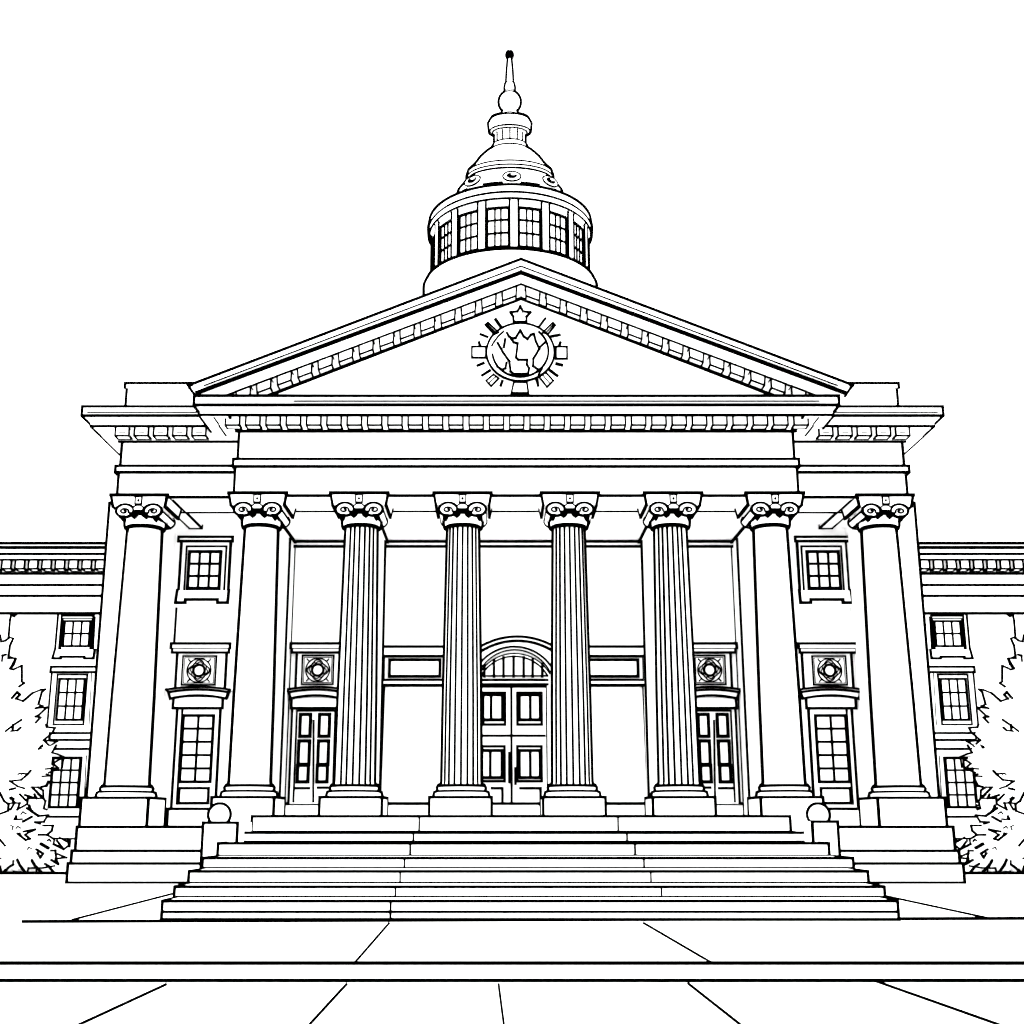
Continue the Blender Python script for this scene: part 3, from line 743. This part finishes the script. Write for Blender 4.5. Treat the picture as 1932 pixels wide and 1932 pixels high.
tree_st = [(Z3(l), n) for l, n in (
    ([(125, 1012), (105, 1030), (85, 1015), (75, 1060), (65, 1185), (100, 1195), (75, 1250), (65, 1330), (120, 1350), (105, 1390), (80, 1425), (100, 1430), (165, 1400), (165, 1520), (182, 1532), (145, 1558)], 3.4),
    ([(0, 1170), (10, 1220), (40, 1212), (70, 1190)], 3.2), ([(15, 1362), (20, 1325), (42, 1318)], 3.6), ([(75, 1420), (100, 1380), (118, 1345), (60, 1345)], 3.0),
    ([(90, 1645), (130, 1600), (150, 1620), (120, 1650), (175, 1668), (245, 1608), (310, 1582), (340, 1580), (315, 1602), (290, 1692), (320, 1705), (270, 1722), (355, 1715), (290, 1775), (270, 1785), (305, 1792), (270, 1830)], 3.4),
    ([(160, 1810), (100, 1850), (42, 1895)], 3.0), ([(85, 1895), (130, 1890), (155, 1868)], 3.0), ([(100, 1845), (95, 1890)], 3.6))] + \
    [(Z4(l), n) for l, n in (
    ([(345, 640), (352, 658), (415, 663), (395, 700), (330, 755), (375, 800), (430, 765), (330, 757)], 3.2),
    ([(320, 800), (285, 835), (230, 865)], 5.2), ([(0, 915), (20, 880), (65, 905), (125, 845)], 3.6), ([(335, 870), (280, 920), (205, 920)], 3.4), ([(240, 870), (260, 900), (310, 895)], 2.6))]
shrub_st = [(Z4(l), n) for l, n in (
    ([(425, 795), (392, 850), (430, 860), (480, 882), (400, 932), (440, 965), (345, 973)], 3.0), ([(440, 970), (370, 1000)], 3.0), ([(320, 1030), (380, 1025), (350, 1012)], 2.8), ([(480, 885), (470, 960)], 2.4),
    ([(230, 988), (210, 1010), (165, 1008)], 3.2), ([(210, 1012), (160, 1055), (75, 1065), (135, 1105), (182, 1120)], 3.2), ([(75, 1128), (110, 1120)], 4.2),
    ([(365, 1070), (350, 1100), (315, 1108)], 4.6), ([(240, 1110), (290, 1112), (325, 1135), (328, 1195), (250, 1120)], 2.8), ([(290, 1165), (325, 1195)], 2.4),
    ([(0, 1155), (30, 1215), (65, 1240), (60, 1290), (0, 1312)], 3.6), ([(75, 1192), (112, 1225), (80, 1280)], 3.0), ([(60, 1232), (150, 1230), (130, 1280), (205, 1238), (210, 1195), (320, 1195)], 3.0),
    ([(150, 1165), (195, 1210)], 2.8), ([(190, 1170), (250, 1190)], 3.2), ([(260, 1165), (275, 1195)], 2.8),
    ([(325, 1195), (343, 1215), (330, 1272), (352, 1280)], 3.2), ([(220, 1250), (235, 1290), (290, 1328), (362, 1322), (330, 1372), (268, 1375), (300, 1385)], 3.6), ([(205, 1270), (240, 1290)], 3.6),
    ([(110, 1352), (122, 1330), (118, 1355), (162, 1352)], 3.4), ([(175, 1370), (238, 1335)], 3.4),
    ([(328, 1400), (400, 1400), (390, 1440), (355, 1470), (400, 1498), (510, 1500), (520, 1550), (480, 1580), (405, 1540), (410, 1500)], 3.2), ([(568, 1500), (530, 1500), (525, 1560)], 3.0), ([(430, 1515), (470, 1565)], 2.6), ([(450, 1490), (500, 1520)], 2.6),
    ([(180, 1445), (262, 1430), (225, 1448), (190, 1470), (225, 1500), (195, 1510), (132, 1462)], 3.6), ([(295, 1470), (332, 1470)], 4.0),
    ([(0, 1508), (38, 1552)], 3.2), ([(312, 1540), (360, 1568)], 5.0), ([(275, 1580), (325, 1612), (305, 1642), (282, 1608)], 3.0),
    ([(388, 1590), (418, 1590), (425, 1650), (500, 1642), (418, 1608)], 3.2), ([(388, 1660), (440, 1692), (420, 1650)], 3.2),
    ([(0, 1710), (12, 1765)], 3.2), ([(35, 1755), (60, 1720), (98, 1695), (100, 1670)], 3.0), ([(130, 1658), (150, 1700), (190, 1755)], 3.2), ([(240, 1662), (262, 1700), (310, 1750)], 3.2),
    ([(205, 1755), (215, 1722), (320, 1720), (410, 1705)], 2.6), ([(340, 1690), (365, 1705), (410, 1758)], 3.0), ([(275, 1725), (275, 1755)], 2.4), ([(105, 1750), (150, 1752)], 3.6), ([(40, 1735), (20, 1760)], 3.0))]
rr = random.Random(11)
for _ in range(26):
    x0, y0 = rr.uniform(-60, 118), rr.uniform(1450, 1642)
    if not inside((x0, y0), shrub_poly) or edged((x0, y0), shrub_poly) < 5: continue
    a = rr.uniform(-1.2, .6); L = rr.uniform(5, 11)
    shrub_st.append(([(x0, y0), (x0+L*.6*math.cos(a), y0+L*.6*math.sin(a)), (x0+L*math.cos(a+.8), y0+L*math.sin(a+.8))], 1.6))
def plant(kind, poly, strokes, Y, mir, label, cat):
    # interior points from a grid over the outline, deeper in the middle
    def MX(px): return 1932-px if mir else px
    root = empty(kind, (Xq(MX(-20), 1600, Y), Y, 0)); tag(root, label, cat)
    m = MB(); r = .20
    ys = [p_[1] for p_ in poly]
    y = min(ys)
    while y < max(ys):
        x = -68
        while x < 140:
            q = (x+random.uniform(-3, 3), y+random.uniform(-3, 3))
            if inside(q, poly):
                e_ = edged(q, poly)
                if e_ > 6:
                    th = min(1.6, .25+e_*.035)
                    for dy in ((-th, 0, th) if e_ > 14 else (0,)):
                        blob(m, P(MX(q[0]), q[1], Y+dy*.8+.5), r*random.uniform(.9, 1.35))
            x += 7
        y += 7
    s_ = m
    for L, n in strokes:
        pts = []
        for (a, b) in L:
            e_ = edged((a, b), poly) if inside((a, b), poly) else 0
            pts.append(P(MX(a), b, Y-.05-min(1.1, e_*.03)-.35))
        for i in range(len(pts)-1): s_.bar(pts[i], pts[i+1], lw(n*.72, Y))
    m.build('crown' if kind == 'tree' else 'foliage', root, LEAF)
    if kind == 'tree':
        t = MB(); xc = Xq(MX(-20), 1600, Y)
        t.lathe(xc, Y+.6, [(.22, 0), (.16, 1.2), (.12, 3.0), (.08, 5.0)], segs=16, shell=False); t.build('trunk', root)
for mir, sd in ((False, 'left'), (True, 'right')):
    plant('tree', tree_poly, tree_st, 43.6, mir, f'leafy tree rising in front of the {sd} wing of the courthouse', 'tree')
    plant('shrub', shrub_poly, shrub_st, 42.4, mir, f'low bushy shrub beside the {sd} podium covering the lower wing window', 'shrub')

# ================================================================== LIGHT AND CAMERA
w = bpy.data.worlds.new('World'); sc.world = w; w.use_nodes = True
bg = w.node_tree.nodes['Background']; bg.inputs['Color'].default_value = (1, 1, 1, 1); bg.inputs['Strength'].default_value = 1.0
sun = bpy.data.lights.new('overcast_sun', 'SUN'); sun.energy = 1.5; sun.angle = math.radians(70); sun.color = (1, .995, .98)
so = bpy.data.objects.new('overcast_sun', sun); sc.collection.objects.link(so); so.rotation_euler = (math.radians(58), 0, math.radians(4))
cam = bpy.data.cameras.new('camera'); co_ = bpy.data.objects.new('camera', cam); sc.collection.objects.link(co_)
cam.sensor_width = 36; cam.lens = 36*F/1932; cam.shift_x = (966-PX)/1932
cam.clip_end = 5000; cam.clip_start = .1
co_.location = (0, 0, E); co_.rotation_euler = (math.pi/2+TH, 0, 0)
sc.camera = co_
vs_ = sc.view_settings; vs_.view_transform = 'Standard'; vs_.look = 'None'; vs_.gamma = 1; vs_.exposure = 2.4
sc.render.resolution_x = 1024; sc.render.resolution_y = 1024
sc.cycles.diffuse_bounces = 6; sc.cycles.max_bounces = 8
